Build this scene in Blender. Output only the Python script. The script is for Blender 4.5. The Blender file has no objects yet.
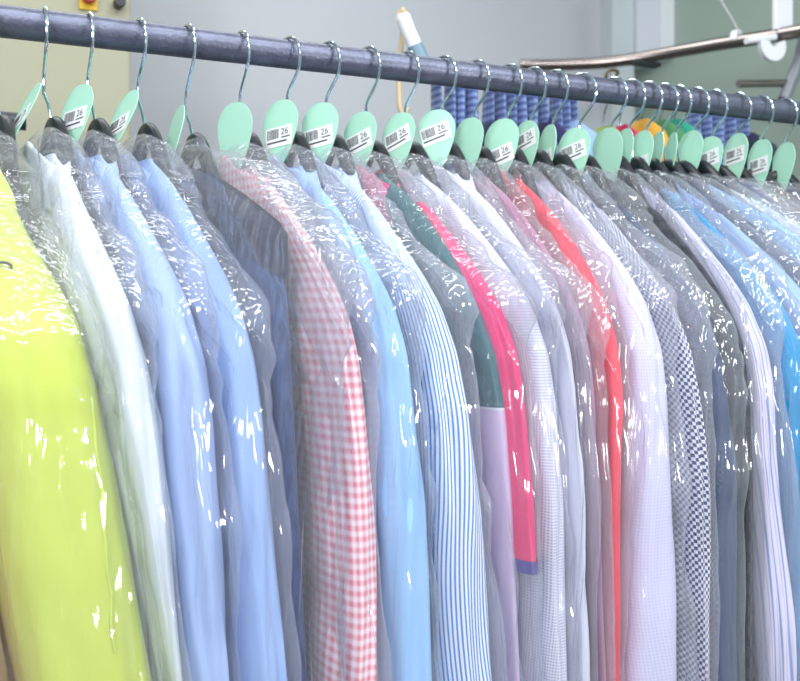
import bpy, math, random
import numpy as np
from mathutils import Vector
rng = np.random.default_rng(7)
random.seed(7)
S = bpy.context.scene
COL = S.collection
PI = math.pi

# ------------------------------------------------------------------ camera
F = 950.0
HOR = 310.0
RD = 0.030                         # rail diameter
Z0 = RD * F / 32.4                 # depth of the rail at the left edge of the frame
TH = math.atan(2100.0 / F)
DX, DY = math.sin(TH), math.cos(TH)
P0 = (-400.0 / F * Z0, Z0)
CAMX = -(P0[0] * DX + P0[1] * DY)
CAMD = -P0[0] * DY + P0[1] * DX
CAMZ = 1.70
RZ = CAMZ + (HOR - 21.0) / F * Z0  # rail height
YAW = PI / 2 - TH

def cam_xy(x, y):
    rx, ry = x - CAMX, y + CAMD
    return rx * math.cos(YAW) - ry * math.sin(YAW), rx * math.sin(YAW) + ry * math.cos(YAW)
def to_px(x, y, z=None):
    X, Z = cam_xy(x, y)
    u = 400 + F * X / Z
    return u if z is None else (u, HOR - F * (z - CAMZ) / Z)
def at_y(px, y):
    "world x on the plane y=const seen at pixel column px"
    ang = YAW + math.atan((px - 400) / F)
    return CAMX + (y + CAMD) * math.tan(ang)
def hgt(px, py, y):
    x = at_y(px, y)
    _, Z = cam_xy(x, y)
    return CAMZ + (HOR - py) / F * Z
def pt(px, py, y):
    return Vector((at_y(px, y), y, hgt(px, py, y)))
def at_x(px, py, x):
    "point on the plane x=const"
    ang = YAW + math.atan((px - 400) / F)
    y = (x - CAMX) / math.tan(ang) - CAMD
    _, Z = cam_xy(x, y)
    return Vector((x, y, CAMZ + (HOR - py) / F * Z))

cam = bpy.data.cameras.new('camera')
co = bpy.data.objects.new('camera', cam)
COL.objects.link(co)
co.location = (CAMX, -CAMD, CAMZ)
co.rotation_euler = (PI / 2, 0, -YAW)
cam.sensor_width = 36
cam.lens = F / 800 * 36
cam.shift_y = -(340.5 - HOR) / 800
cam.clip_start = 0.02
cam.dof.use_dof = True
cam.dof.focus_distance = 0.86
cam.dof.aperture_fstop = 9.0
S.camera = co

# ------------------------------------------------------------------ noise helpers
def _hash(ix, iy, iz, seed):
    h = (ix * 374761393 + iy * 668265263 + iz * 2147483647 + seed * 1274126177) & 0xffffffff
    h = ((h ^ (h >> 13)) * 1274126177) & 0xffffffff
    h = ((h ^ (h >> 16)) * 2246822519) & 0xffffffff
    return ((h ^ (h >> 15)) & 0xffff) / 32767.5 - 1.0
def noise2(u, v, seed=0):
    u = np.asarray(u, float); v = np.asarray(v, float)
    u, v = np.broadcast_arrays(u, v)
    iu = np.floor(u).astype(np.int64); iv = np.floor(v).astype(np.int64)
    fu = u - iu; fv = v - iv
    fu = fu * fu * (3 - 2 * fu); fv = fv * fv * (3 - 2 * fv)
    z = np.zeros_like(iu)
    a = _hash(iu, iv, z, seed); b = _hash(iu + 1, iv, z, seed)
    c = _hash(iu, iv + 1, z, seed); d = _hash(iu + 1, iv + 1, z, seed)
    return (a * (1 - fu) + b * fu) * (1 - fv) + (c * (1 - fu) + d * fu) * fv
def tri(x):
    return np.abs(x - np.floor(x) - 0.5) * 2
def _folds(u, v, wu, wv, seed, tab):
    h = 0
    for k, (fr, an, am) in enumerate(tab):
        ca, sa = math.cos(an), math.sin(an)
        p = wu*ca+wv*sa; q = -u*sa+v*ca                     # p across the creases, q along them
        m = np.clip(noise2(p*fr*.5+k*7.3, q*3.2, seed+20+k)*1.3+.35, 0, 1)
        h = h+am*m*(tri(fr*p+seed*.37+k*.61)-.5)
    return h
def crumple(u, v, seed):
    "folded-film relief, about -1..1, sharp creases; u towards the camera, v down, metres"
    wu = u+.016*noise2(u*11, v*6, seed+1)+.005*noise2(u*40, v*18, seed+4)
    wv = v+.016*noise2(u*9, v*7, seed+2)+.005*noise2(u*34, v*24, seed+5)
    # pulled from the hook over the shoulder: creases run down the slope; below that they hang straight
    up = _folds(u, v, wu, wv, seed, [(22, 2.25, .9), (33, 2.05, .7), (27, 2.55, .6), (30, 1.6, .3), (47, 2.3, .3), (64, 2.15, .12)])
    lo = _folds(u, v, wu, wv, seed+9, [(16, .06, 1.0), (26, -.12, .8), (37, .2, .5), (55, -.05, .2), (22, .6, .22)])
    t = np.clip((v-.25)/.14, 0, 1); t = t*t*(3-2*t)
    return up*(1-t)+lo*t

# ------------------------------------------------------------------ object helpers
def mesh_obj(name, V, Fq, mats, parent=None, uv=None, smooth=True, midx=None):
    me = bpy.data.meshes.new(name)
    V = np.asarray(V, dtype=np.float32).reshape(-1, 3)
    if isinstance(Fq, np.ndarray):
        n, k = Fq.shape
        me.vertices.add(len(V)); me.vertices.foreach_set('co', V.ravel())
        me.loops.add(n * k); me.loops.foreach_set('vertex_index', Fq.astype(np.int32).ravel())
        me.polygons.add(n)
        me.polygons.foreach_set('loop_start', np.arange(0, n * k, k, dtype=np.int32))
        me.polygons.foreach_set('loop_total', np.full(n, k, dtype=np.int32))
        me.update(calc_edges=True)
    else:
        me.from_pydata([tuple(map(float, v)) for v in V], [], [tuple(map(int, f)) for f in Fq])
    me.validate()
    if uv is not None:
        lay = me.uv_layers.new(name='UVMap')
        li = np.empty(len(me.loops), dtype=np.int32); me.loops.foreach_get('vertex_index', li)
        lay.data.foreach_set('uv', np.asarray(uv, dtype=np.float32)[li].ravel())
    if not isinstance(mats, (list, tuple)): mats = [mats]
    for m in mats: me.materials.append(m)
    if smooth: me.polygons.foreach_set('use_smooth', np.ones(len(me.polygons), dtype=bool))
    if midx is not None: me.polygons.foreach_set('material_index', np.asarray(midx, dtype=np.int32))
    me.update()
    o = bpy.data.objects.new(name, me)
    COL.objects.link(o)
    if parent: o.parent = parent
    return o
def grid_faces(nr, nc, wrap=True):
    r = np.arange(nr - 1)[:, None]; c = np.arange(nc if wrap else nc - 1)[None, :]
    c2 = (c + 1) % nc
    a = r * nc + c; b = r * nc + c2
    return np.stack([a, b, b + nc, a + nc], -1).reshape(-1, 4)
class MB:
    def __init__(s): s.v = []; s.f = []; s.m = []
    def add(s, v, f, mi=0):
        k = len(s.v); s.v += [tuple(p) for p in v]; s.f += [tuple(i + k for i in q) for q in f]; s.m += [mi] * len(f)
    def box(s, lo, hi, mi=0):
        (a, b, c), (d, e, g) = lo, hi
        s.add([(a,b,c),(d,b,c),(d,e,c),(a,e,c),(a,b,g),(d,b,g),(d,e,g),(a,e,g)],
              [(0,3,2,1),(4,5,6,7),(0,1,5,4),(1,2,6,5),(2,3,7,6),(3,0,4,7)], mi)
    def tube(s, pts, r, n=12, mi=0, cap=True, sx=1, sy=1):
        pts = np.asarray(pts, float); m = len(pts)
        rr = np.full(m, r) if np.isscalar(r) else np.asarray(r, float)
        T = np.gradient(pts, axis=0); T /= np.linalg.norm(T, axis=1)[:, None] + 1e-12
        up = np.array((0, 0, 1.)) if abs(T[0][2]) < .9 else np.array((1., 0, 0))
        N = up - T[0] * up.dot(T[0]); N /= np.linalg.norm(N)
        vs = []
        for i in range(m):
            N = N - T[i] * N.dot(T[i]); N /= np.linalg.norm(N) + 1e-12
            B = np.cross(T[i], N)
            for k in range(n):
                a = 2 * PI * k / n
                vs.append(pts[i] + rr[i] * (N * math.cos(a) * sy + B * math.sin(a) * sx))
        fs = [(i*n+k, i*n+(k+1)%n, (i+1)*n+(k+1)%n, (i+1)*n+k) for i in range(m-1) for k in range(n)]
        if cap: fs += [tuple(range(n))[::-1], tuple((m-1)*n+k for k in range(n))]
        s.add(vs, fs, mi)
    def prism(s, poly, t0, t1, fn, mi=0):
        "poly: 2D outline, extruded t0..t1, fn(p,q,t)->xyz"
        n = len(poly)
        s.add([fn(p, q, t0) for p, q in poly] + [fn(p, q, t1) for p, q in poly],
              [tuple(range(n))[::-1], tuple(range(n, 2*n))] + [(i, (i+1)%n, n+(i+1)%n, n+i) for i in range(n)], mi)
    def build(s, name, mats, parent=None, smooth=False, bevel=0, loc=None):
        o = mesh_obj(name, s.v, s.f, mats, parent, smooth=smooth, midx=s.m)
        if smooth:
            md = o.modifiers.new('edge', 'EDGE_SPLIT'); md.split_angle = math.radians(40)
        if bevel:
            md = o.modifiers.new('bevel', 'BEVEL'); md.width = bevel; md.segments = 2; md.limit_method = 'ANGLE'
        if loc is not None: o.location = loc
        return o
def spline(P, n=8):
    P = np.asarray(P, float)
    Q = np.vstack([2*P[0]-P[1], P, 2*P[-1]-P[-2]]); out = []
    for i in range(1, len(Q)-2):
        for t in np.linspace(0, 1, n, endpoint=False):
            a, b, c, d = Q[i-1], Q[i], Q[i+1], Q[i+2]
            out.append(.5*((2*b)+(-a+c)*t+(2*a-5*b+4*c-d)*t*t+(-a+3*b-3*c+d)*t**3))
    out.append(P[-1]); return np.array(out)
def tag(o, label, cat, group=None):
    o['label'] = label; o['category'] = cat
    if group: o['group'] = group
    return o
def empty(name, loc, rz, label, cat, group=None):
    o = bpy.data.objects.new(name, None); COL.objects.link(o)
    o.empty_display_size = .05
    o.location = loc; o.rotation_euler = (0, 0, rz)
    return tag(o, label, cat, group)
def structure(o):
    o['kind'] = 'structure'; return o

# ------------------------------------------------------------------ materials
def srgb(r, g, b):
    f = lambda c: (c/255/12.92) if c/255 <= .04045 else ((c/255+.055)/1.055)**2.4
    return (f(r), f(g), f(b), 1)
def new_mat(name):
    m = bpy.data.materials.new(name); m.use_nodes = True
    nt = m.node_tree; nt.nodes.clear()
    out = nt.nodes.new('ShaderNodeOutputMaterial')
    return m, nt, out
def mat(name, c, rough=.6, metal=0, noise=.0, nscale=40, bump=0, bscale=200, spec=.5):
    m, nt, out = new_mat(name)
    p = nt.nodes.new('ShaderNodeBsdfPrincipled')
    p.inputs['Base Color'].default_value = c; p.inputs['Roughness'].default_value = rough
    p.inputs['Metallic'].default_value = metal; p.inputs['Specular IOR Level'].default_value = spec
    tc = nt.nodes.new('ShaderNodeTexCoord')
    if noise:
        n = nt.nodes.new('ShaderNodeTexNoise'); n.inputs['Scale'].default_value = nscale; n.inputs['Detail'].default_value = 6
        nt.links.new(tc.outputs['Object'], n.inputs['Vector'])
        r = nt.nodes.new('ShaderNodeMapRange'); r.inputs['To Min'].default_value = 1-noise; r.inputs['To Max'].default_value = 1+noise
        nt.links.new(n.outputs['Fac'], r.inputs['Value'])
        mx = nt.nodes.new('ShaderNodeVectorMath'); mx.operation = 'SCALE'; mx.inputs[0].default_value = c[:3]
        nt.links.new(r.outputs[0], mx.inputs['Scale']); nt.links.new(mx.outputs[0], p.inputs['Base Color'])
    if bump:
        n = nt.nodes.new('ShaderNodeTexNoise'); n.inputs['Scale'].default_value = bscale
        nt.links.new(tc.outputs['Object'], n.inputs['Vector'])
        b = nt.nodes.new('ShaderNodeBump'); b.inputs['Strength'].default_value = bump; b.inputs['Distance'].default_value = .002
        nt.links.new(n.outputs['Fac'], b.inputs['Height']); nt.links.new(b.outputs[0], p.inputs['Normal'])
    nt.links.new(p.outputs[0], out.inputs[0])
    return m
def cloth(name, kind, c1, c2=None, c3=None, pu=.004, pv=.004, w=.5, rough=.85):
    "woven cloth; UVs are in metres. kind: plain / stripe / gingham / dots / multi / rib / check"
    m, nt, out = new_mat(name)
    N, L = nt.nodes.new, nt.links.new
    p = N('ShaderNodeBsdfPrincipled'); p.inputs['Roughness'].default_value = rough; p.inputs['Specular IOR Level'].default_value = .25
    p.inputs['Sheen Weight'].default_value = .15
    uv = N('ShaderNodeUVMap'); sep = N('ShaderNodeSeparateXYZ'); L(uv.outputs[0], sep.inputs[0])
    def mth(op, a, b=None, c=None):
        n = N('ShaderNodeMath'); n.operation = op
        for i, x in enumerate((a, b, c)):
            if x is None: continue
            if isinstance(x, (int, float)): n.inputs[i].default_value = x
            else: L(x, n.inputs[i])
        return n.outputs[0]
    def wave(s, period, width, soft=.06):      # 0..1 stripe of given duty
        f = mth('FRACT', mth('DIVIDE', s, period))
        t = mth('ABSOLUTE', mth('SUBTRACT', f, .5))
        r = N('ShaderNodeMapRange'); L(t, r.inputs['Value'])
        r.inputs['From Min'].default_value = width/2-soft; r.inputs['From Max'].default_value = width/2+soft
        r.inputs['To Min'].default_value = 1; r.inputs['To Max'].default_value = 0
        return r.outputs[0]
    def mix(f, a, b):
        n = N('ShaderNodeMix'); n.data_type = 'RGBA'
        L(f, n.inputs[0])
        for i, x in ((6, a), (7, b)):
            if isinstance(x, tuple): n.inputs[i].default_value = x
            else: L(x, n.inputs[i])
        return n.outputs[2]
    U, Vv = sep.outputs[0], sep.outputs[1]
    colr = None
    if kind == 'stripe': colr = mix(wave(U, pu, w), c1, c2)
    elif kind == 'gingham':
        s = mth('MULTIPLY', mth('ADD', wave(U, pu, w, .12), wave(Vv, pv, w, .12)), .5)
        colr = mix(s, c1, c2)
    elif kind == 'check':
        a, b = wave(U, pu, .5, .03), wave(Vv, pv, .5, .03)
        x = mth('ABSOLUTE', mth('SUBTRACT', a, b)); colr = mix(x, c1, c2)
    elif kind == 'dots':
        s = mth('MULTIPLY', wave(U, pu, w, .12), wave(Vv, pv, w, .12)); colr = mix(s, c1, c2)
    elif kind == 'multi':
        colr = mix(wave(U, pu, w, .04), c1, c2); colr = mix(wave(mth('ADD', U, pu*.37), pu, w*.5, .03), colr, c3)
    n = N('ShaderNodeTexNoise'); n.inputs['Scale'].default_value = 9; n.inputs['Detail'].default_value = 4; L(uv.outputs[0], n.inputs['Vector'])
    r = N('ShaderNodeMapRange'); r.inputs['To Min'].default_value = .93; r.inputs['To Max'].default_value = 1.07; L(n.outputs['Fac'], r.inputs['Value'])
    sc = N('ShaderNodeVectorMath'); sc.operation = 'SCALE'
    if colr is None: sc.inputs[0].default_value = c1[:3]
    else: L(colr, sc.inputs[0])
    L(r.outputs[0], sc.inputs['Scale']); L(sc.outputs[0], p.inputs['Base Color'])
    n2 = N('ShaderNodeTexNoise'); n2.inputs['Scale'].default_value = 60; n2.inputs['Detail'].default_value = 3
    mp = N('ShaderNodeMapping'); mp.inputs['Scale'].default_value = (1, .35, 1); L(uv.outputs[0], mp.inputs[0]); L(mp.outputs[0], n2.inputs['Vector'])
    b = N('ShaderNodeBump'); b.inputs['Strength'].default_value = .35; b.inputs['Distance'].default_value = .004; L(n2.outputs['Fac'], b.inputs['Height'])
    if kind == 'rib':
        b2 = N('ShaderNodeBump'); b2.inputs['Strength'].default_value = .9; b2.inputs['Distance'].default_value = .006
        L(wave(Vv, pv, .55, .4), b2.inputs['Height']); L(b.outputs[0], b2.inputs['Normal']); L(b2.outputs[0], p.inputs['Normal'])
    else: L(b.outputs[0], p.inputs['Normal'])
    L(p.outputs[0], out.inputs[0])
    return m
def film(name, tint=(.985, .99, 1, 1), haze=.115, gloss=.10):
    m, nt, out = new_mat(name)
    N, L = nt.nodes.new, nt.links.new
    def mth(op, a, b=None, c=None, clamp=False):
        n = N('ShaderNodeMath'); n.operation = op; n.use_clamp = clamp
        for i, x in enumerate((a, b, c)):
            if x is None: continue
            if isinstance(x, (int, float)): n.inputs[i].default_value = x
            else: L(x, n.inputs[i])
        return n.outputs[0]
    tr = N('ShaderNodeBsdfTransparent'); tr.inputs[0].default_value = tint
    gl = N('ShaderNodeBsdfGlossy'); gl.inputs['Roughness'].default_value = .085
    df = N('ShaderNodeBsdfDiffuse'); df.inputs[0].default_value = (.87, .90, 1, 1)
    tl = N('ShaderNodeBsdfTranslucent'); tl.inputs[0].default_value = (.87, .90, 1, 1)
    dm = N('ShaderNodeMixShader'); dm.inputs[0].default_value = .4; L(df.outputs[0], dm.inputs[1]); L(tl.outputs[0], dm.inputs[2])
    tc = N('ShaderNodeTexCoord')
    def ridge(scale, sc, rot, dist):
        mp = N('ShaderNodeMapping'); mp.inputs['Scale'].default_value = sc; mp.inputs['Rotation'].default_value = rot; L(tc.outputs['Object'], mp.inputs[0])
        nz = N('ShaderNodeTexNoise'); nz.inputs['Scale'].default_value = scale; nz.inputs['Detail'].default_value = 3; nz.inputs['Distortion'].default_value = dist
        L(mp.outputs[0], nz.inputs['Vector'])
        return mth('ABSOLUTE', mth('SUBTRACT', nz.outputs['Fac'], .5))
    r1 = ridge(17, (1.4, 1, .16), (0, 0, 0), .7)
    r2 = ridge(24, (1.2, .9, .16), (.7, 0, .2), .5)
    r3 = ridge(75, (1, 1, .25), (-.5, .3, 0), .7)
    hsum = mth('ADD', mth('ADD', r1, mth('MULTIPLY', r2, .85)), mth('MULTIPLY', r3, .03))
    b = N('ShaderNodeBump'); b.inputs['Strength'].default_value = .8; b.inputs['Distance'].default_value = .017; L(hsum, b.inputs['Height'])
    L(b.outputs[0], gl.inputs['Normal'])
    lw = N('ShaderNodeLayerWeight'); lw.inputs['Blend'].default_value = .5; L(b.outputs[0], lw.inputs['Normal'])
    f2 = mth('POWER', lw.outputs['Facing'], 2.0); f5 = mth('POWER', lw.outputs['Facing'], 4.0)
    hz = mth('MULTIPLY_ADD', f2, haze*1.5, haze, True)       # a longer path through the film at a slant looks cloudier
    m1 = N('ShaderNodeMixShader'); L(hz, m1.inputs[0]); L(tr.outputs[0], m1.inputs[1]); L(dm.outputs[0], m1.inputs[2])
    m2 = N('ShaderNodeMixShader'); L(mth('MULTIPLY_ADD', f5, .45, gloss, True), m2.inputs[0]); L(m1.outputs[0], m2.inputs[1]); L(gl.outputs[0], m2.inputs[2])
    L(m2.outputs[0], out.inputs[0])
    return m

M_rail = mat('galvanised pipe', srgb(104, 108, 126), .42, .75, .35, 45, .3, 240)
M_wire = mat('zinc wire', srgb(205, 222, 232), .16, 1)
M_mint = mat('mint card', srgb(172, 224, 202), .5, 0, .04, 30)
M_black = mat('black hanger plastic', srgb(22, 24, 30), .35)
M_label = mat('sticker paper', srgb(236, 238, 240), .5)
M_ink = mat('printed ink', srgb(56, 60, 72), .6)
M_film = film('clear polythene')

# ------------------------------------------------------------------ the front rail
def rail_x(px): return at_y(px, 0.0)
mb = MB(); XL, XR = -1.95, 2.0
n = 260
xs = np.linspace(XL, XR, n)
mb.tube([(x, 0, 0) for x in xs], RD/2 * (1 + .004*noise2(xs*30, 0*xs, 3)), 40)
rail = mb.build('hanging_rail', M_rail, smooth=True, loc=(0, 0, RZ))
tag(rail, 'thick grey galvanised pipe rail that the front row of hangers hooks over', 'rail')

# ------------------------------------------------------------------ text -> polygons for the stickers
_txt = {}
def text_mesh(body):
    if body in _txt: return _txt[body]
    cu = bpy.data.curves.new('t', 'FONT'); cu.body = body; cu.size = 1; cu.resolution_u = 3
    o = bpy.data.objects.new('t', cu); COL.objects.link(o)
    me = bpy.data.meshes.new_from_object(o)
    v = [(p.co.x, p.co.y) for p in me.vertices]; f = [tuple(p.vertices) for p in me.polygons]
    bpy.data.objects.remove(o); bpy.data.meshes.remove(me)
    _txt[body] = (v, f); return _txt[body]

# ------------------------------------------------------------------ hangers
HOOK = spline([(-.0262,.0085),(-.0235,-.003),(-.014,-.0133),(0,-.0168),(.0135,-.0135),(.0228,-.0045),(.0262,.0075),(.0235,.0195),(.016,.034),(.007,.048),(.0014,.060),(0,.072),(0,.088)], 6)
def egg(w, h, n=36):
    "outline of the neck card: round and wide above, tapering to a narrow foot; origin at its top"
    P = []
    for k in range(n):
        a = 2*PI*k/n
        s, c = math.sin(a), math.cos(a)
        y = -h*.5 + h*.5*c
        t = (-y)/h
        wid = w*.5*(1.04 - .50*max(0, t-.25)**1.0/.75)
        P.append((wid*math.copysign(abs(s)**.8, s), y))
    return P
def make_hanger(rx, phi, hookphi, tagphi, label, sticker, tilt=0, dt=.056, tagw=.050, tagh=.074):
    e = empty('clothes_hanger', (rx, 0, RZ), phi, label, 'hanger', None)
    kq = (dt+.010-.0195)/(.088-.0195)
    m = MB(); m.tube([(0, -a, -(d if d < .0195 else .0195+(d-.0195)*kq)) for a, d in HOOK], .00165, 8)
    zt = .093+(dt-.056)*.6
    m.tube([(0, 0, -dt-.008), (.004, 0, -(dt+zt)/2), (.008, 0, -zt-.002)], .00165, 8)
    h = m.build('hook', M_wire, e, smooth=True); h.rotation_euler = (0, 0, hookphi-phi); h['label'] = 'shiny bent wire hook'
    m = MB()

    P = spline([(-.165,.243),(-.13,.213),(-.085,.176),(-.05,.143),(-.022,.108),(0,.093),(.022,.108),(.05,.143),(.085,.176),(.13,.213),(.165,.243)], 5)
    m.tube([(.010, -a, -d-(dt-.056)*.6*math.exp(-(a/.06)**2)) for a, d in P], .0075*(1-.25*np.linspace(-1, 1, len(P))**2), 14, sx=1.0, sy=1.15)
    m.build('shoulder_bar', M_black, e, smooth=True)['label'] = 'black plastic bar'
    # mint card threaded on the hook
    m = MB(); m.prism(egg(tagw, tagh), -.0004, .0004, lambda p, q, t: (t, -p, q))
    t = m.build('neck_card', M_mint, e); t['label'] = 'mint green card'
    t.location = (-.005, 0, -dt); t.rotation_euler = (0, tilt+.13, tagphi-phi)
    if sticker:
        oy, rot, full = sticker
        m = MB(); W, H = .036, .0215
        cs, sn = math.cos(rot), math.sin(rot)
        def fn(p, q, tt):
            return (-.0006-tt, -(p*cs-q*sn), oy+p*sn+q*cs)
        m.prism([(-W/2,-H/2),(W/2,-H/2),(W/2,H/2),(-W/2,H/2)], 0, .0002, fn, 0)
        x = -W*.44
        rr = random.Random(int(rx*1e4))
        while x < -W*.02:
            w_ = rr.choice((.0004,.0006,.0009))
            m.prism([(x,-H*.08),(x+w_,-H*.08),(x+w_,H*.40),(x,H*.40)], .00022, .0003, fn, 1); x += w_+rr.choice((.0004,.0006))
        v, f = text_mesh('26'); sz = .0100
        m.add([fn(W*.08+p*sz, H*.06+q*sz, .0003) for p, q in v], f, 1)
        m.prism([(W*.1,-H*.10),(W*.42,-H*.10),(W*.42,-H*.04),(W*.1,-H*.04)], .00022, .0003, fn, 1)
        m.prism([(-W*.44,-H*.3),(W*.3,-H*.3),(W*.3,-H*.22),(-W*.44,-H*.22)], .00022, .0003, fn, 1)
        m.build('barcode_sticker', [M_label, M_ink], t)
    return e

# ------------------------------------------------------------------ garments
PROF = np.array([(.108,.028),(.117,.050),(.131,.076),(.158,.116),(.193,.161),(.226,.199),(.256,.226),(.292,.247),(.34,.258),(.42,.265),(.60,.270),(.95,.274)])
def prof(d): return np.interp(d, PROF[:,0], PROF[:,1])
dd_ = np.linspace(.108, .95, 800); aa_ = prof(dd_)
for _ in range(3): aa_ = np.convolve(np.pad(aa_, 6, mode='edge'), np.ones(13)/13, 'valid')
aa_[0] = .026
def A0(d): return np.interp(d, dd_, aa_)
WS = .255                                             # reach at which the sleeves are measured

class Lay:
    "the slot one garment hangs in: centre and half-thickness across the rail, from hook to sleeve"
    def __init__(s, hookpx, L1, R1, L2, R2, w=WS):
        s.rx = rail_x(hookpx); s.w = w; s.hookpx = hookpx
        c1 = (L1+R1)/2
        lo, hi = -1.2, 1.2
        for _ in range(50):
            md = (lo+hi)/2
            if to_px(s.rx+w*math.sin(md), -w*math.cos(md)) < c1: lo = md
            else: hi = md
        s.phi = (lo+hi)/2
        nx, ny = s.rx+w*math.sin(s.phi), -w*math.cos(s.phi)
        bx, by = math.cos(s.phi), math.sin(s.phi)
        e = .001
        k = (to_px(nx+bx*e, ny+by*e)-to_px(nx-bx*e, ny-by*e))/(2*e)      # px per metre across
        _, Z = cam_xy(nx, ny)
        s.h1 = (R1-L1)/2/k; s.h2 = (R2-L2)/2/k; s.c2 = ((L2+R2)/2-c1)/k
        s.d1 = RZ-(CAMZ+(HOR-330)/F*Z); s.d2 = RZ-(CAMZ+(HOR-650)/F*Z)
        s.hh = .018
    def ch(s, a, d):
        t = np.clip(a/s.w, 0, 1); t = t*t*(3-2*t)
        q = np.clip((d-s.d1)/(s.d2-s.d1), -.35, 1.25)
        hn = np.maximum(s.h1+(s.h2-s.h1)*q, .004); cn = s.c2*q
        return cn*t, s.hh*(1-t)+hn*t
def ring_theta(n):
    "denser near the camera side (theta 0)"
    t = np.linspace(-1, 1, n, endpoint=False)
    return PI*(t*.55+.45*t*np.abs(t))
def sgp(x, p): return np.sign(x)*np.abs(x)**p

def make_garment(e, lay, spec, seed):
    ws = spec.get('ws', 1.0); dz = spec.get('drop', 0.016)
    dend = spec.get('length', .86)
    mats = spec['mat']; mb_ = mats if not isinstance(mats, dict) else mats['body']
    ms_ = mats if not isinstance(mats, dict) else mats.get('sleeve', mb_)
    mc_ = mats if not isinstance(mats, dict) else mats.get('collar', mb_)
    kf = .80
    A = lambda d: A0(d-dz)*ws
    # body (and, on the dress, a skirt below it)
    def band(name, d, m_):
        th = ring_theta(120)[None, :]; d = d[:, None]
        bodycut = spec.get('cut', .030) * np.clip((d-.17-dz)/.1, 0, 1)
        a = (A(d)-bodycut)*sgp(np.cos(th), .9)
        s_ = sgp(np.sin(th), .75)
        fold = .5*noise2(a*28+2*noise2(a*5, d*4, seed), d*3.5, seed+3)+.3*noise2(a*60, d*6, seed+4)
        c, h = lay.ch(a, d)
        taper = np.clip((d-.105-dz)/.035, .25, 1)
        b = c+h*kf*s_*taper*(.86+.22*fold)
        V = np.stack([b, -a, -d+0*a], -1)
        UV = np.stack([a+.0*b+np.where(s_ > 0, .5, 0), d+0*a], -1)
        mesh_obj(name, V.reshape(-1, 3), grid_faces(*b.shape), m_, e, UV.reshape(-1, 2))
    top = np.linspace(.110+dz, .30+dz, 60)
    band('body', np.concatenate([top, np.linspace(.305+dz, dend, 60)]), mb_)
    if spec.get('skirt'):
        band('piping', np.linspace(dend-.003, dend+.002, 3), m_white)
        band('skirt', np.linspace(dend, spec['skirt'][1], 60), spec['skirt'][0])
    # sleeves
    if spec.get('sleeves', True):
        slen = spec.get('sleeve_len', .72)
        for sg in (1, -1):
            th = np.linspace(-PI, PI, 72, endpoint=False)[None, :]
            d = np.concatenate([np.linspace(.145+dz, .30+dz, 46), np.linspace(.304+dz, slen+.14, 70)])[:, None]
            g = np.clip((d-.14-dz)/.13, 0, 1); g = np.sqrt(g)
            r = spec.get('sr', .046)*g*(1-.12*np.clip((d-.35)/.4, 0, 1))
            outer = A(d)+.003
            sw = .006*noise2(d*7, 0*d, seed+30)*np.clip((d-.28)/.1, 0, 1)
            ac = outer-r+sw
            fo = noise2(np.cos(th)*2.2+.7*noise2(d*9, th*.8, seed+9), np.sin(th)*2.2+d*5, seed+6)
            fo2 = noise2(np.cos(th)*4+9, d*16+np.sin(th)*4, seed+12)
            fo3 = noise2(np.sin(th)*3.4+1.2*noise2(d*5, th*0, seed+15), d*3.2+5, seed+16)*np.clip((d-.24)/.12, 0, 1)
            k = np.minimum(1+.10*fo+.04*fo2+.11*fo3, 1.1)
            a = ac+r*np.cos(th)*k
            c, h = lay.ch(np.abs(a), d)
            b = c+h*spec.get('so', 0)+h*spec.get('sb', .92)*sgp(np.sin(th), .85)*np.clip(g*1.1, 0, 1)*(.97+np.minimum(.14*fo+.10*fo3, .03))
            V = np.stack([b, -a*sg, -d+0*a], -1)
            u = th*.030
            UV = np.stack([u+.02*noise2(d*6, 0*d, seed)+0*d, d+0*a], -1)
            nr, nc = b.shape
            sl = mesh_obj('sleeve', V.reshape(-1, 3), grid_faces(nr, nc), ms_, e, UV.reshape(-1, 2))
            if isinstance(mats, dict) and 'sleeve_label' in spec: sl['label'] = spec['sleeve_label']
            if sg == 1: e['near'] = sl.name
            if spec.get('cuff') and sg == 1:
                d2 = slen+.14
                j = np.array([nr-1, nr-1])
                ringv = V[-1]
                up = V[-3]
                cen = ringv.mean(0)
                R1 = cen+(up-up.mean(0)); R1[:, 2] = up[:, 2]
                lower = cen+(ringv-cen)*1.05; upper = up.mean(0)+(up-up.mean(0))*1.05
                lower[:, 2] = ringv[:, 2]-.006
                mesh_obj('cuff_trim', np.vstack([upper, lower]), grid_faces(2, nc), spec['cuff'], e, np.zeros((2*nc, 2)))
    # collar
    if spec.get('collar', True):
        th = np.linspace(-PI, PI, 96, endpoint=False)[None, :]
        v = np.linspace(0, 1, 20)[:, None]
        # fold: inside up, over, outside down
        t = np.where(v < .35, v/.35, (v-.35)/.65)
        d = np.where(v < .35, .134-.036*t, .098+.056*t)+dz+(1-.6*np.abs(v-.35))*.026*np.abs(np.cos(th))**1.6 + .006*noise2(np.cos(th)*2, v*2, seed+40)
        ra = np.where(v < .35, .044, .044+.036*t**1.1)
        a = ra*sgp(np.cos(th), .9)+.004+.012*np.clip(np.cos(th), 0, 1)
        c, h = lay.ch(np.abs(a), d)
        b = c+np.minimum(h*.95, .022)*sgp(np.sin(th), .8)*np.where(v < .35, .72+.10*t, .82+.18*t)
        V = np.stack([b, -a, -d], -1)
        nr, nc = b.shape
        UV = np.stack([th*.06+0*v, d+0*th], -1)
        o = mesh_obj('collar', V.reshape(-1, 3), grid_faces(nr, nc), mc_, e, UV.reshape(-1, 2))
        md = o.modifiers.new('solid', 'SOLIDIFY'); md.thickness = .0014; md.offset = 0
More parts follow.
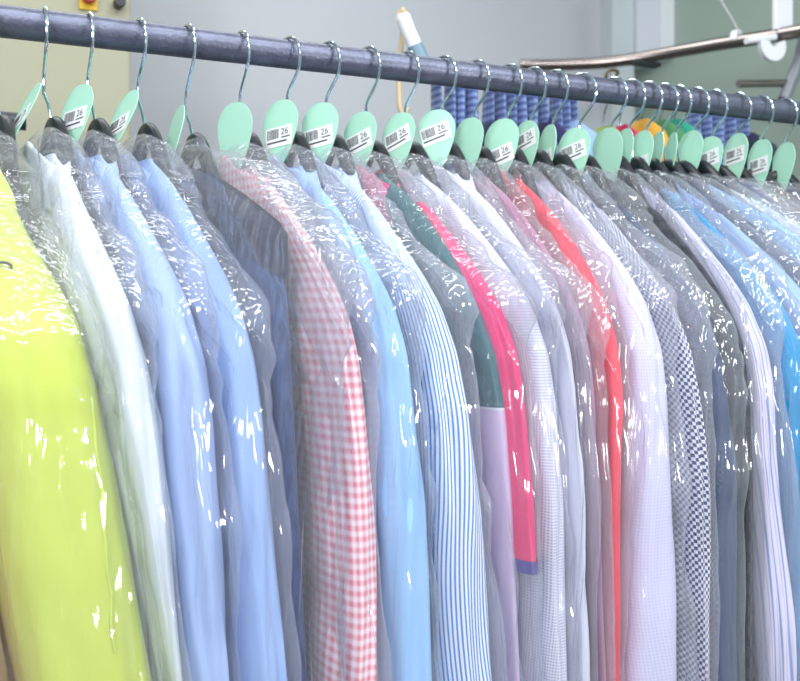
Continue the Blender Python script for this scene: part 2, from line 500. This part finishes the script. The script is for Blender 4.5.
def make_trousers(e, lay, spec, seed):
    "jeans clipped over the bar: wide folded panel with a waistband"
    m_ = spec['mat']; wb = spec['band']
    th = ring_theta(110)[None, :]; d = np.linspace(.112, .86, 90)[:, None]
    Aw = .215+.02*np.clip((d-.15)/.5, 0, 1)
    top = np.clip((d-.105)/.03, .3, 1)
    a = Aw*sgp(np.cos(th), .55)*(1+.0*d)
    dd2 = d+.085*np.abs(a/.24)**1.2*np.clip(1-(d-.15)/.3, 0, 1)+.012
    c, h = lay.ch(a, dd2)
    fold = noise2(a*20+noise2(a*4, d*4, seed), d*4, seed)
    b = c+h*.72*sgp(np.sin(th), .6)*(.85+.2*fold)*top
    mesh_obj('leg_panel', np.stack([b, -a, -dd2], -1).reshape(-1, 3), grid_faces(*b.shape), m_, e, np.stack([a, dd2], -1).reshape(-1, 2))
    d = np.linspace(0, .040, 14)[:, None]
    a = (.222)*sgp(np.cos(th), .55)+0*d
    dd2 = .112+d+.085*np.abs(a/.24)**1.2+.010
    c, h = lay.ch(a, dd2)
    b = c+h*.745*sgp(np.sin(th), .6)*np.clip(.25+d/.012, 0, 1)*(.9+.1*noise2(a*20, 0*d, seed+2))
    o = mesh_obj('waistband', np.stack([b, -a, -dd2], -1).reshape(-1, 3), grid_faces(*b.shape), wb, e, np.stack([a, dd2], -1).reshape(-1, 2))

def make_bag(lay, spec, seed, label):
    e = None
    ws = spec.get('ws', 1.0); dz = spec.get('drop', .016)*.8
    nth, nd = 210, 230
    th = ring_theta(nth)[None, :]
    d = np.concatenate([np.linspace(.092+dz*.6, .36, 130), np.linspace(.363, .84, nd-130)])[:, None]
    base = A0(np.maximum(d-.004-dz, .1085))*ws
    neck = np.interp(d-dz*.6, [.092, .104, .128, .162], [.022, .054, .080, .122])
    if spec.get('kind') == 'trousers': neck = np.interp(d, [.105, .118, .14, .17, .20, .215], [.016, .07, .15, .205, .255, .262])
    A = np.where(d < .155, np.maximum(neck, 0), np.maximum(base, neck*.95))
    if spec.get('kind') == 'trousers': A = np.maximum(neck, A0(np.maximum(d, .109)))
    Ab = A+.016+spec.get('loose', .036)*np.exp(-((d-.235-dz)/.055)**2)*(1+.5*noise2(d*20, 0*d, seed+50))
    Ab = np.where(d < .13+dz*.6, A+.002+.014*np.clip((d-dz*.6-.098)/.032, 0, 1), Ab)
    a0 = Ab*sgp(np.cos(th), np.interp(d, [.16, .27], [.6, .36]))
    s_ = sgp(np.sin(th), .5)
    arc = a0+.05*s_
    cr = crumple(arc+np.where(s_ > 0, 3.1, 0)*np.clip(np.abs(s_)*3, 0, 1)*0, d, seed)
    amt = np.clip((d-dz*.6-.096)/.05, .2, 1)*(.8+.2*np.clip(1.3-(d-.2)/.35, .2, 1))
    a = a0+(cr*.0045+.009*noise2(d*9, 0*d, seed+71)+.004*noise2(d*26, th*.5, seed+72))*amt*np.abs(np.cos(th))
    c, h = lay.ch(np.abs(a0)*np.sign(a0), d)
    tp = np.interp(d-dz*.6, [.092, .106, .14], [.25, .7, 1.04])
    b = c+h*(1.09*s_*tp)+cr*np.minimum(.013, .75*h)*amt*(.35+.65*np.abs(s_))+.05*h*noise2(a0*10, d*6, seed+60)
    V = np.stack([b, -a, -d+.004*cr*amt], -1)
    o = mesh_obj('garment_bag', V.reshape(-1, 3), grid_faces(*b.shape), spec.get('film', M_film))
    o.location = (lay.rx, 0, RZ); o.rotation_euler = (0, 0, lay.phi)
    tag(o, label, 'plastic bag')
    return o

C = srgb
lb = C(160, 195, 245)
m_lime = cloth('lime cloth', 'plain', C(198, 214, 78))
m_white = cloth('white cotton', 'plain', C(214, 224, 232))
m_whiteH = cloth('cool white cotton', 'plain', C(222, 224, 242))
m_blueB = cloth('pale blue cotton', 'plain', C(166, 192, 238))
m_blueC = cloth('light blue cotton', 'plain', C(156, 186, 236))
m_sky = cloth('sky blue cotton', 'plain', C(150, 196, 240))
m_navy = cloth('navy denim', 'stripe', C(40, 62, 105), C(52, 78, 125), pu=.0016)
m_navy2 = cloth('navy wool', 'plain', C(34, 42, 66))
m_ging = cloth('pink gingham', 'gingham', C(250, 240, 244), C(236, 120, 142), pu=.0085, pv=.0085)
m_str = cloth('blue stripe', 'stripe', C(240, 246, 255), C(66, 132, 210), pu=.0036, w=.42)
m_mag = cloth('magenta satin', 'plain', C(232, 20, 110), rough=.4)
m_teal = cloth('dark teal satin', 'plain', C(16, 92, 96), rough=.35)
m_dot = cloth('white dotted cotton', 'dots', C(226, 226, 242), C(140, 146, 184), pu=.0026, pv=.0026, w=.5)
m_mauve = cloth('mauve jersey', 'plain', C(176, 122, 148))
m_red = cloth('coral red cotton', 'plain', C(238, 58, 78))
m_lav = cloth('lavender white cotton', 'gingham', C(222, 220, 244), C(200, 200, 234), pu=.003, pv=.003)
m_chk = cloth('navy check cotton', 'check', C(244, 246, 252), C(34, 52, 106), pu=.0066, pv=.0066)
m_slate = cloth('slate blue denim', 'plain', C(58, 74, 106))
m_rib = cloth('black quilted nylon', 'rib', C(26, 28, 36), pv=.02, rough=.45)
m_pin = cloth('white shirt with blue and lilac stripes', 'multi', C(226, 222, 242), C(140, 160, 212), C(200, 184, 222), pu=.011, w=.22)
m_turq = cloth('turquoise cotton', 'plain', C(30, 150, 205))
m_brown = cloth('grey brown knit', 'rib', C(112, 104, 96), pv=.006)
m_orange = cloth('orange cotton', 'plain', C(226, 140, 60))
m_skirt = cloth('pale lilac cotton', 'plain', C(208, 188, 220))
m_indigo = cloth('indigo lining', 'plain', C(60, 50, 140))
m_purple = cloth('violet cotton', 'plain', C(110, 104, 190))

# name, hook px, (L,R at y330), (L,R at y650), tag visible?, spec, garment label, category
G = [
 dict(n='orange_top', hook=-58, e=(-110, -54, -74, 2), mat=m_orange, ws=1.0, l='orange garment just showing at the far left edge behind the lime jacket', c='top'),
 dict(n='jacket', hook=-8, e=(-46, 110, 0, 170), mat=m_lime, ws=1.03, loose=.04, drop=.026, l='lime green jacket at the left end of the row, in a clear bag', c='jacket'),
 dict(n='shirt', hook=44, e=(102, 166, 158, 180), mat=m_white, l='white shirt hanging directly right of the lime jacket', c='shirt'),
 dict(n='shirt', hook=88, e=(166, 222, 180, 238), mat=m_blueB, l='pale blue shirt, the first blue one right of the white shirt by the lime jacket', c='shirt'),
 dict(n='shirt', hook=138, e=(222, 274, 238, 291), mat=m_blueC, l='light blue shirt hanging directly left of the navy jeans', c='shirt'),
 dict(n='jeans', hook=186, e=(274, 333, 291, 340), mat=m_navy, kind='trousers', loose=.04, band=m_navy2, l='folded navy jeans in shiny plastic left of the pink gingham shirt', c='trousers'),
 dict(n='shirt', hook=240, e=(332, 377, 339, 380), mat=m_ging, l='pink and white gingham shirt', c='shirt'),
 dict(n='shirt', hook=287, e=(378, 426, 382, 437), mat={'body': m_blueC, 'sleeve': m_sky}, l='sky blue shirt between the pink gingham and the blue striped shirt', c='shirt'),
 dict(n='shirt', hook=326, e=(427, 474, 437, 497), mat=m_str, l='blue and white pinstriped shirt left of the magenta dress', c='shirt'),
 dict(n='dress', hook=366, e=(482, 532, 500, 533), mat={'body': m_teal, 'sleeve': m_mag, 'collar': m_mag}, sleeve_len=.345, length=.352, skirt=(m_skirt, .75), cut=.012, sr=.034, sb=.46, so=.46, sleeve_label='bright magenta short sleeve', cuff=m_indigo, l='magenta and teal dress with a short bright pink sleeve', c='dress'),
 dict(n='shirt', hook=405, e=(529, 564, 531, 566), mat=m_dot, l='white shirt with tiny grey dots right of the magenta dress', c='shirt'),
 dict(n='shirt', hook=441, e=(563, 582, 566, 588), mat=m_whiteH, l='plain white shirt tucked between the dotted shirt and the coral top', c='shirt'),
 dict(n='jumper', hook=474, e=(582, 600, 588, 596), mat=m_mauve, l='mauve jumper squeezed in directly left of the coral red top', c='jumper'),
 dict(n='top', hook=507, e=(600, 633, 595, 617), mat=m_red, l='coral red top left of the wide lavender white shirt', c='top'),
 dict(n='shirt', hook=531, e=(633, 680, 617, 688), mat=m_lav, l='wide lavender white shirt left of the navy checked shirt', c='shirt'),
 dict(n='shirt', hook=553, e=(680, 702, 688, 700), mat=m_chk, l='navy and white checked shirt', c='shirt'),
 dict(n='jacket', hook=579, e=(702, 738, 700, 734), mat={'body': m_navy2, 'sleeve': m_slate}, l='slate blue denim jacket right of the navy checked shirt', c='jacket'),
 dict(n='jacket', hook=611, e=(738, 749, 734, 758), mat=m_rib, l='black quilted jacket left of the white shirt with lilac stripes', c='jacket'),
 dict(n='shirt', hook=629, e=(749, 784, 758, 792), mat=m_pin, l='white shirt with wide blue and lilac stripes near the right edge', c='shirt'),
 dict(n='shirt', hook=646, e=(784, 818, 792, 826), mat=m_turq, l='turquoise shirt at the right edge beside the lilac striped shirt', c='shirt'),
 dict(n='shirt', hook=662, e=(818, 846, 826, 856), mat=m_blueC, l='light blue shirt, second after the turquoise shirt at the right', c='shirt'),
 dict(n='jacket', hook=676, e=(846, 878, 856, 890), mat=m_navy2, l='dark navy jacket, third after the turquoise shirt at the right', c='jacket'),
 dict(n='shirt', hook=694, e=(878, 912, 890, 925), mat=m_sky, l='sky blue shirt, fourth after the turquoise shirt at the right', c='shirt'),
 dict(n='shirt', hook=712, e=(912, 950, 925, 962), mat=m_white, l='white shirt, fifth after the turquoise shirt at the right', c='shirt'),
 dict(n='jacket', hook=736, e=(950, 988, 962, 1000), mat=m_slate, l='blue denim jacket with only its shoulder in view, left of the grey brown knit', c='jacket'),
 dict(n='jumper', hook=760, e=(988, 1030, 1000, 1045), mat=m_brown, l='grey brown ribbed jumper at the right edge of the picture', c='jumper'),
 dict(n='jacket', hook=784, e=(1030, 1075, 1045, 1090), mat=m_navy2, l='navy jacket, last on the rail at the right edge', c='jacket'),
]
# hooks: px bulge of the hook towards us, px width of the card, sticker (z, turn) or None, card tilt
HK = {-58:(2,20,None,0), -8:(2,20,None,0), 44:(3,15,(-.040,.35),.30), 88:(5,29,(-.036,.1),.12), 138:(8,22,(-.040,.25),.26), 186:(9,14,None,.1), 240:(9,34,None,-.1),
 287:(13,34,(-.040,.1),.0), 326:(14,36,(-.038,.15),.0), 366:(14,32,(-.034,.3),.0), 405:(14,32,(-.030,.35),.05), 441:(15,38,(-.028,.3),.0), 474:(15,30,None,.0),
 507:(15,34,(-.044,.3),0), 531:(15,27,(-.024,.25),0), 553:(15,18,(-.044,.3),0), 579:(17,32,(-.030,.25),0), 611:(16,30,None,-.15), 629:(16,20,None,0), 646:(16,25,(-.045,.2),0),
 662:(16,14,None,0), 676:(15,12,None,0), 694:(15,26,None,0), 712:(15,28,(-.030,.2),0), 736:(15,24,(-.030,.1),0), 760:(13,24,(-.036,.1),0), 784:(13,22,None,0)}
TOPY = {-58:82, -8:83, 44:84, 88:85, 138:91, 186:106, 240:103, 287:100, 326:103, 366:112, 405:113, 441:110, 474:118, 507:119, 531:121, 553:125, 579:128, 611:128, 629:129, 646:131, 662:132, 676:133, 694:131, 712:137, 736:134, 760:140, 784:143}
ORD = ['left of the frame at the start of the row']
HL = ['on which the orange garment hangs at the far left', 'holding the lime green jacket at the left end',
 'with its card seen almost edge-on, first on the left', 'second from the left, over the pale blue shirt', 'third from the left, with a narrow tilted card',
 'carrying the navy jeans, its card wrapped in plastic', 'carrying the pink gingham shirt, card blank', 'carrying the sky blue shirt, sticker low on its card',
 'carrying the pinstriped blue shirt', 'carrying the magenta and teal dress', 'carrying the white dotted shirt',
 'carrying the plain white shirt beside the dotted one', 'with a short blank card, over the mauve jumper', 'carrying the coral red top', 'carrying the wide lavender white shirt',
 'carrying the navy checked shirt, card half hidden', 'carrying the slate denim jacket', 'with a wide blank card, over the black quilted jacket',
 'over the lilac striped shirt, card narrow and blank', 'over the turquoise shirt', 'over the second shirt after the turquoise one', 'over the third garment after the turquoise shirt, card narrow',
 'over the fourth garment after the turquoise shirt, card blank', 'over the fifth garment after the turquoise shirt', 'directly left of the hanger with the grey brown jumper',
 'holding the grey brown jumper at the right', 'last at the right edge of the picture']
SHORT = ['the far left orange top', 'the lime green jacket', 'the white shirt by the lime jacket', 'the pale blue shirt, second shirt from left', 'the light blue shirt left of the jeans', 'the navy jeans, shiny at its top', 'the pink gingham shirt', 'the sky blue shirt', 'the pinstriped blue shirt', 'the magenta and teal dress', 'the white dotted shirt', 'the plain white shirt', 'the mauve jumper', 'the coral red top', 'the wide lavender white shirt', 'the navy checked shirt', 'the slate denim jacket', 'the black quilted jacket', 'the lilac striped shirt', 'the turquoise shirt at right', 'the second garment after the turquoise shirt', 'the third garment after the turquoise shirt', 'the fourth garment after the turquoise shirt', 'the fifth garment after the turquoise shirt', 'the denim jacket left of the brown jumper', 'the grey brown jumper at right', 'the last navy jacket at right']
lays = [Lay(g['hook'], *g['e']) for g in G]
for i, ly in enumerate(lays):
    gaps = []
    if i: gaps.append(ly.rx-lays[i-1].rx)
    if i < len(lays)-1: gaps.append(lays[i+1].rx-ly.rx)
    ly.hh = max(.006, min(.024, .5*min(gaps)*1.05))
dts = [RZ-hgt(g['hook'], TOPY[g['hook']], 0) for g in G]
for g, q in zip(G, dts):
    if 'drop' not in g: g['drop'] = .016+(q-.056)*.5
def solve_yaw(rx, off, reach):
    base = to_px(rx, 0); lo, hi = -.4, 1.1
    for _ in range(40):
        md = (lo+hi)/2
        if to_px(rx+reach*math.sin(md), -reach*math.cos(md))-base < off: lo = md
        else: hi = md
    return (lo+hi)/2
for i, (g, ly) in enumerate(zip(G, lays)):
    bl, tw, st, tilt = HK[g['hook']]
    hy = solve_yaw(ly.rx, bl, .0262); ty = solve_yaw(ly.rx, tw/2, .023)
    make_hanger(ly.rx, ly.phi, hy, ty, 'mint-carded metal-hook hanger '+HL[i], st and (st[0], st[1], 1), tilt, dts[i])
    e = empty(g['n'], (ly.rx, 0, RZ), ly.phi, g['l'], g['c'])
    (make_trousers if g.get('kind') == 'trousers' else make_garment)(e, ly, g, 100+i*17)
    if g['l'].startswith('lime'):
        sl = bpy.data.objects[e['near']]
        vv = np.array([v.co for v in sl.data.vertices]); cp, sp = math.cos(ly.phi), math.sin(ly.phi)
        wx = ly.rx+vv[:, 0]*cp-vv[:, 1]*sp; wy = vv[:, 0]*sp+vv[:, 1]*cp; wz = RZ+vv[:, 2]
        X, Z = (wx-CAMX)*math.cos(YAW)-(wy+CAMD)*math.sin(YAW), (wx-CAMX)*math.sin(YAW)+(wy+CAMD)*math.cos(YAW)
        U, Y = 400+F*X/Z, HOR-F*(wz-CAMZ)/Z
        def on(px, py, lift=.0012):
            k = np.argsort((U-px)**2+(Y-py)**2+np.where(Z > np.median(Z), 1e5, 0))[:4]
            p = vv[k].mean(0); return p+np.array([-.3*lift, -lift, 0])
        m = MB(); c0 = on(12, 243)
        m.tube([c0+np.array([.006*math.cos(t), -.0006, .0034*math.sin(t)]) for t in np.linspace(0, 2*PI, 22)], .0011, 6)
        m.build('eyelet', M_black, e, smooth=True)['label'] = 'small dark eyelet'
        m = MB(); m.tube(spline([on(92+q*.09, 400+q) for q in range(0, 280, 28)], 4), .0011, 6)
        m.build('seam', m_lime, e, smooth=True)
    if 'near' in e: del e['near']
    make_bag(ly, g, 300+i*23, 'clear plastic garment bag over '+SHORT[i])

# ------------------------------------------------------------------ room
YB = 1.5
XW = at_y(636, YB)
M_wall = mat('painted wall', srgb(186, 190, 197), .7, 0, .03, 3, .05, 60)
M_wallg = mat('green grey wall', srgb(160, 178, 166), .6, 0, .05, 3)
M_ceil = mat('ceiling paint', srgb(225, 226, 228), .8)
M_floor = mat('floor vinyl', srgb(150, 150, 152), .5, 0, .08, 8)
def slab(name, lo, hi, m):
    b = MB(); b.box(lo, hi); return structure(b.build(name, m))
slab('floor', (-2.1, -3.2, -.1), (XW+.1, YB+.1, 0), M_floor)
slab('ceiling', (-2.1, -3.2, 3.1), (XW+.1, YB+.1, 3.2), M_ceil)
slab('wall_back', (-2.1, YB, 0), (XW+.1, YB+.1, 3.1), M_wall)
slab('wall_left', (-2.1, -3.2, 0), (-2.0, YB, 3.1), M_wall)
slab('wall_right', (XW, -3.2, 0), (XW+.1, YB, 3.1), M_wallg)
# corner posts
M_postw = mat('white enamel', srgb(232, 236, 244), .35)
M_postg = mat('pale grey enamel', srgb(196, 204, 208), .4)
x0, x1 = at_y(612, YB-.06), at_y(634, YB-.06)
slab('trim_1', (x0, YB-.06, 0), (x1, YB, 3.1), M_postg)
p0 = at_x(636, 20, XW-.05); p1 = at_x(661, 20, XW-.05)
slab('trim_2', (XW-.05, p1.y, hgt(650, 52, YB-.2)), (XW, YB-.005, 3.1), M_postw)

M_chrome = mat('worn steel tube', srgb(150, 140, 136), .25, 1)
M_dark = mat('dark rubber', srgb(34, 40, 42), .5)
M_whitep = mat('white plastic', srgb(238, 240, 246), .4)
# curved conveyor tube
CY = [(520, 65, 1.02), (560, 65, .98), (600, 63, .93), (640, 58, .87), (680, 51, .80), (720, 44, .72), (760, 38, .64), (800, 31, .56), (850, 21, .46), (920, 4, .35)]
P = spline([pt(a, b, c) for a, b, c in CY], 8)
b = MB(); b.tube(P, np.linspace(.0135, .0155, len(P)), 18)
e = empty('conveyor_tube', P[20], 0, 'curved steel tube sweeping across behind the rail at upper right', 'tube')
o = b.build('tube', M_chrome, e, smooth=True); o.location = -Vector(P[20])
b = MB(); q = pt(648, 64, .86); b.box((q.x-.05, q.y-.012, q.z-.006), (q.x+.03, q.y+.012, q.z+.004))
o = b.build('bracket', M_dark, e, bevel=.002); o.location = -Vector(P[20])
# white clip with cord
b = MB(); q = pt(737, 39, .69); dirv = Vector(pt(745, 37.5, .672)-pt(729, 41, .706)).normalized()
b.tube([q-dirv*.007, q+dirv*.007], .0205, 18)
e = empty('cable_clip', q, 0, 'small white cable clip with a thin cord on the curved steel tube', 'clip')
o = b.build('band', M_whitep, e, smooth=True); o.location = -q
b = MB(); b.tube(spline([pt(737, 28, .69), pt(730, 15, .69), pt(722, 2, .69), pt(712, -20, .69)], 5), .0012, 6)
o = b.build('cord', M_whitep, e, smooth=True); o.location = -q
# white hook carrier
q = pt(770, 40, .62)
e = empty('hook_carrier', q, 0, 'white plastic carrier hook hanging over the curved tube at top right', 'hook')
b = MB(); q0, q1 = pt(774, 30, .60), pt(791, -30, .60); b.box((q0.x, q0.y-.006, q0.z), (q1.x, q0.y+.006, q1.z))
o = b.build('strap', M_whitep, e, bevel=.002); o.location = -q
b = MB(); cc = pt(772, 45, .585); R = .036
out = [(R*math.cos(t), R*math.sin(t)) for t in np.linspace(PI*.93, 2.12*PI, 26)] + [(.012*math.cos(t)+.002, .010*math.sin(t)+.006) for t in np.linspace(2*PI, PI, 10)]
b.prism(out, -.006, .006, lambda p, s, t: (cc.x+p*1.0, cc.y+t, cc.z+s))
o = b.build('hook_plate', M_whitep, e, bevel=.0015); o.location = -q
b = MB(); a0, a1 = pt(746, 41, .585), pt(775, 37, .585); b.tube([a0, a1], .007, 10)
o = b.build('arm', M_whitep, e, smooth=True); o.location = -q
# short rod and grey arm at right edge
q = pt(788, 84, .60)
e = empty('wall_bracket', q, 0, 'grey steel bracket arm with a short rod at the right edge', 'bracket')
b = MB(); b.tube([pt(738, 84, .62), pt(792, 83, .60)], .0085, 16)
o = b.build('rod', M_chrome, e, smooth=True); o.location = -q
b = MB(); b.tube([pt(784, 100, .6), pt(790, 84, .6), pt(800, 60, .6), pt(806, 30, .6)], .014, 14)
o = b.build('arm', mat('grey painted steel', srgb(140, 144, 152), .4, .4), e, smooth=True); o.location = -q
# small brass clip near post
q = pt(612, 76, .9)
b = MB(); b.tube(spline([pt(606, 88, YB-.055), pt(606, 86, 1.2), pt(606, 82, .92),  pt(607, 73, .9), pt(613, 70, .9), pt(618, 72, .9), pt(616, 76, .9)], 4), .004, 8)
tag(b.build('clip', mat('brass clip', srgb(120, 104, 70), .4, .8), smooth=True), 'small brass clip poking up behind the rail left of the white post', 'clip')

# control cabinet, left
M_cab = mat('beige enamel', srgb(166, 166, 140), .5, 0, .02, 3)
yc = .75
e = empty('control_cabinet', (at_y(-100, yc), yc, 0), 0, 'beige control cabinet behind the rail at the left, buttons along its top', 'cabinet')
b = MB(); xa, xb = at_y(-420, yc), at_y(131, yc)
b.box((max(xa, -1.95), yc, 0), (xb, YB-.02, 2.75))
o = b.build('body', M_cab, e, bevel=.006); o.location = -e.location
def button(px, py, r, m, base=None, name='button'):
    q = pt(px, py, yc)
    if base:
        b = MB(); b.box((q.x-.015, yc-.006, q.z-.020), (q.x+.015, yc, q.z+.02)); o = b.build('button_plate', base, e, bevel=.001); o.location = -e.location
    b = MB(); b.tube([(q.x, yc+.0, q.z), (q.x, yc-.02, q.z), (q.x, yc-.03, q.z)], [r*.8, r, r*.9], 20); o = b.build(name, m, e, smooth=True); o.location = -e.location
button(88, -1, .013, mat('red button', srgb(200, 40, 50), .4), mat('yellow plate', srgb(236, 200, 60), .5), 'stop_button')
button(118, 5, .0105, mat('black knob', srgb(30, 30, 34), .4))
# dark pipe behind lime jacket
b = MB(); b.tube([pt(26, 122, .45)+Vector((-2.02-at_y(26, .45), 0, .0)), pt(26, 122, .45)], .012, 14)
tag(b.build('pipe', mat('dark steel pipe', srgb(70, 74, 84), .4, .7), smooth=True), 'short dark steel pipe behind the hangers at the left edge', 'pipe')

# steam gun handle and hose
q = pt(410, 40, .35)
e = empty('steam_gun', q, 0, 'white steam gun handle hung behind the rail with a beige hose', 'steam gun')
b = MB(); b.tube(spline([pt(402, 14, .35), pt(407, 28, .35), pt(415, 46, .35)], 5), [.0085]+[.0115]*9+[.0118], 16)
o = b.build('handle', M_whitep, e, smooth=True); o.location = -q
b = MB(); b.tube([pt(414.6, 45, .35), pt(421, 60, .35), pt(427, 76, .35)], [.0125, .0135, .015], 16)
o = b.build('collar', mat('blue grey plastic', srgb(120, 150, 168), .4), e, smooth=True); o.location = -q
b = MB(); b.tube(spline([pt(404, 30, .37), pt(399, 20, .37), pt(400, 13, .37), pt(404, 11, .365), pt(403, 30, .38), pt(400, 55, .38), pt(399, 85, .38), pt(400, 108, .38), pt(404, 114, .38), pt(408, 108, .38)], 5), .0042, 10)
o = b.build('hose', mat('beige hose', srgb(206, 186, 150), .5), e, smooth=True); o.location = -q

# ------------------------------------------------------------------ rear rail and what hangs on it
YR = .48
k = (CAMD+YR)/CAMD
RZ2 = CAMZ+(RZ-CAMZ)*k
b = MB(); b.tube([(at_y(425, YR), YR, 0), (XW-.05, YR, 0)], .012, 18)
rr = b.build('rear_rail', M_rail, smooth=True, loc=(0, 0, RZ2))
tag(rr, 'second steel rail running directly behind the front rail', 'rail')
m_rb = cloth('blue checked scarf', 'gingham', C(150, 172, 216), C(24, 50, 124), pu=.02, pv=.012)
strips = [(438, 4), (449, 5), (459, 8), (472, 9), (488, 3), (499, 5), (512, 4), (521, 7), (532, 7), (541, 4), (556, 4), (563, 4), (572, 3), (693, 4), (704, 5), (716, 7), (729, 5), (741, 4)]
for i, (px, w) in enumerate(strips):
    x = at_y(px, YR); hw = w*.5*1.65/F
    v = np.linspace(0, 1, 24)[:, None]; th = np.linspace(-PI, PI, 24, endpoint=False)[None, :]
    d = -.0135+v*.62
    wob = .004*noise2(v*5+i*7, 0*v, i)
    bx = hw*sgp(np.cos(th), .7)*np.clip(v*30+.6, 0, 1)+wob
    by = (.0145+.02*np.clip(v*1.4, 0, 1)**.7)*np.sin(th)
    V = np.stack([bx, by+0*v, -d+0*th], -1)
    o = mesh_obj('folded_scarf', V.reshape(-1, 3), grid_faces(24, 24), m_rb, None, np.stack([th*.05+0*v, d+0*th], -1).reshape(-1, 2))
    o.location = (x, YR, RZ2)
    tag(o, 'narrow blue and white checked cloth hanging folded from the rear rail', 'cloth', 'blue checked cloths on the rear rail')
REAR = [(500, 107, 36, C(26, 34, 74), 'coat', 'dark navy coat shoulder behind the cards, on the rear rail'),
 (553, 106, 26, C(38, 36, 84), 'coat', 'deep violet coat on the rear rail, left of the pale blue one'),
 (580, 109, 44, C(140, 170, 205), 'shirt', 'pale blue shirt shoulder on the rear rail'),
 (613, 114, 24, C(146, 166, 70), 'shirt', 'olive lime shirt on the rear rail beside the red one'),
 (629, 113, 17, C(190, 40, 84), 'shirt', 'crimson shirt on the rear rail between lime and orange ones'),
 (650, 107, 24, C(206, 156, 56), 'shirt', 'orange yellow shirt on the rear rail'),
 (668, 108, 22, C(70, 128, 80), 'shirt', 'leaf green shirt on the rear rail'),
 (682, 107, 18, C(40, 150, 126), 'shirt', 'teal green shirt on the rear rail'),
 (755, 122, 60, C(24, 30, 58), 'coat', 'very dark navy coat on the rear rail at the right')]
for i, (px, py, wpx, c, nm, lab) in enumerate(REAR):
    x = at_y(px-9, YR); _, Z = cam_xy(x, YR); hw = wpx*.5*Z/F; z0 = hgt(px, py, YR-.1)
    m_ = cloth('rear cloth', 'plain', c)
    v = np.linspace(0, 1, 30)[:, None]; th = np.linspace(-PI, PI, 40, endpoint=False)[None, :]
    sh = np.clip(v/.16, 0, 1)**.5
    by = (.02+.09*sh)*np.sin(th); bx = hw*sgp(np.cos(th), .8)*(.15+.85*np.sqrt(np.clip(v/.08, 0, 1)))*(1+.1*noise2(th*2, v*6, i))
    V = np.stack([bx, by, -v*.8+0*th], -1)
    e = empty(nm, (x, YR, z0), 0, lab, nm)
    mesh_obj('body', V.reshape(-1, 3), grid_faces(30, 40), m_, e, np.stack([th*.05+0*v, v+0*th], -1).reshape(-1, 2))
    b = MB(); top = RZ2-z0
    b.tube(spline([(0, .022, top-.004), (0, .016, top+.010), (0, 0, top+.0155), (0, -.018, top+.004), (0, -.016, top-.014), (0, 0, top-.045), (0, 0, min(-.004, top-.06))], 5), .0016, 8)
    b.build('hanger_hook', M_wire, e, smooth=True)

# ------------------------------------------------------------------ light
def area(name, loc, target, sx, sy, power, colr=(1, 1, 1)):
    l = bpy.data.lights.new(name, 'AREA'); l.shape = 'RECTANGLE'; l.size = sx; l.size_y = sy; l.energy = power; l.color = colr
    o = bpy.data.objects.new(name, l); COL.objects.link(o); o.location = loc
    o.rotation_euler = (Vector(target)-Vector(loc)).to_track_quat('-Z', 'Y').to_euler()
    return o
area('ceiling_lamp_light', (-.4, -1.5, 3.0), (.3, 0, 1.6), 1.3, .12, 20, (.95, .97, 1))
area('ceiling_lamp_light', (1.1, -1.3, 3.0), (.6, 0, 1.6), 1.3, .12, 20, (.95, .97, 1))
area('ceiling_lamp_light', (.3, -.5, 3.05), (.3, -.3, 0), 1.3, .12, 14, (.95, .98, 1))
area('ceiling_lamp_light', (.5, .75, 3.05), (.5, .75, 0), 1.4, .3, 11, (.95, .98, 1))
area('studio_flash', (-1.0, -1.9, 2.1), (.3, 0, 1.6), .26, .26, 16, (1, 1, 1))
area('added_softbox', (-1.3, -1.9, 2.2), (.3, 0, 1.6), .9, .6, 16, (.96, .98, 1))  # added softbox, no window here; gives the bags broad white streaks
area('studio_flash', (1.3, -1.9, 1.9), (.5, 0, 1.6), .22, .22, 15, (1, 1, 1))
W = bpy.data.worlds.new('world'); S.world = W; W.use_nodes = True
bg = W.node_tree.nodes['Background']; bg.inputs[0].default_value = (.80, .86, 1, 1); bg.inputs[1].default_value = .40
S.view_settings.view_transform = 'Standard'; S.view_settings.look = 'None'; S.view_settings.gamma = 1
S.view_settings.exposure = -0.24
try:
    S.cycles.transparent_max_bounces = 40; S.cycles.max_bounces = 8
    S.cycles.caustics_reflective = False
except Exception: pass
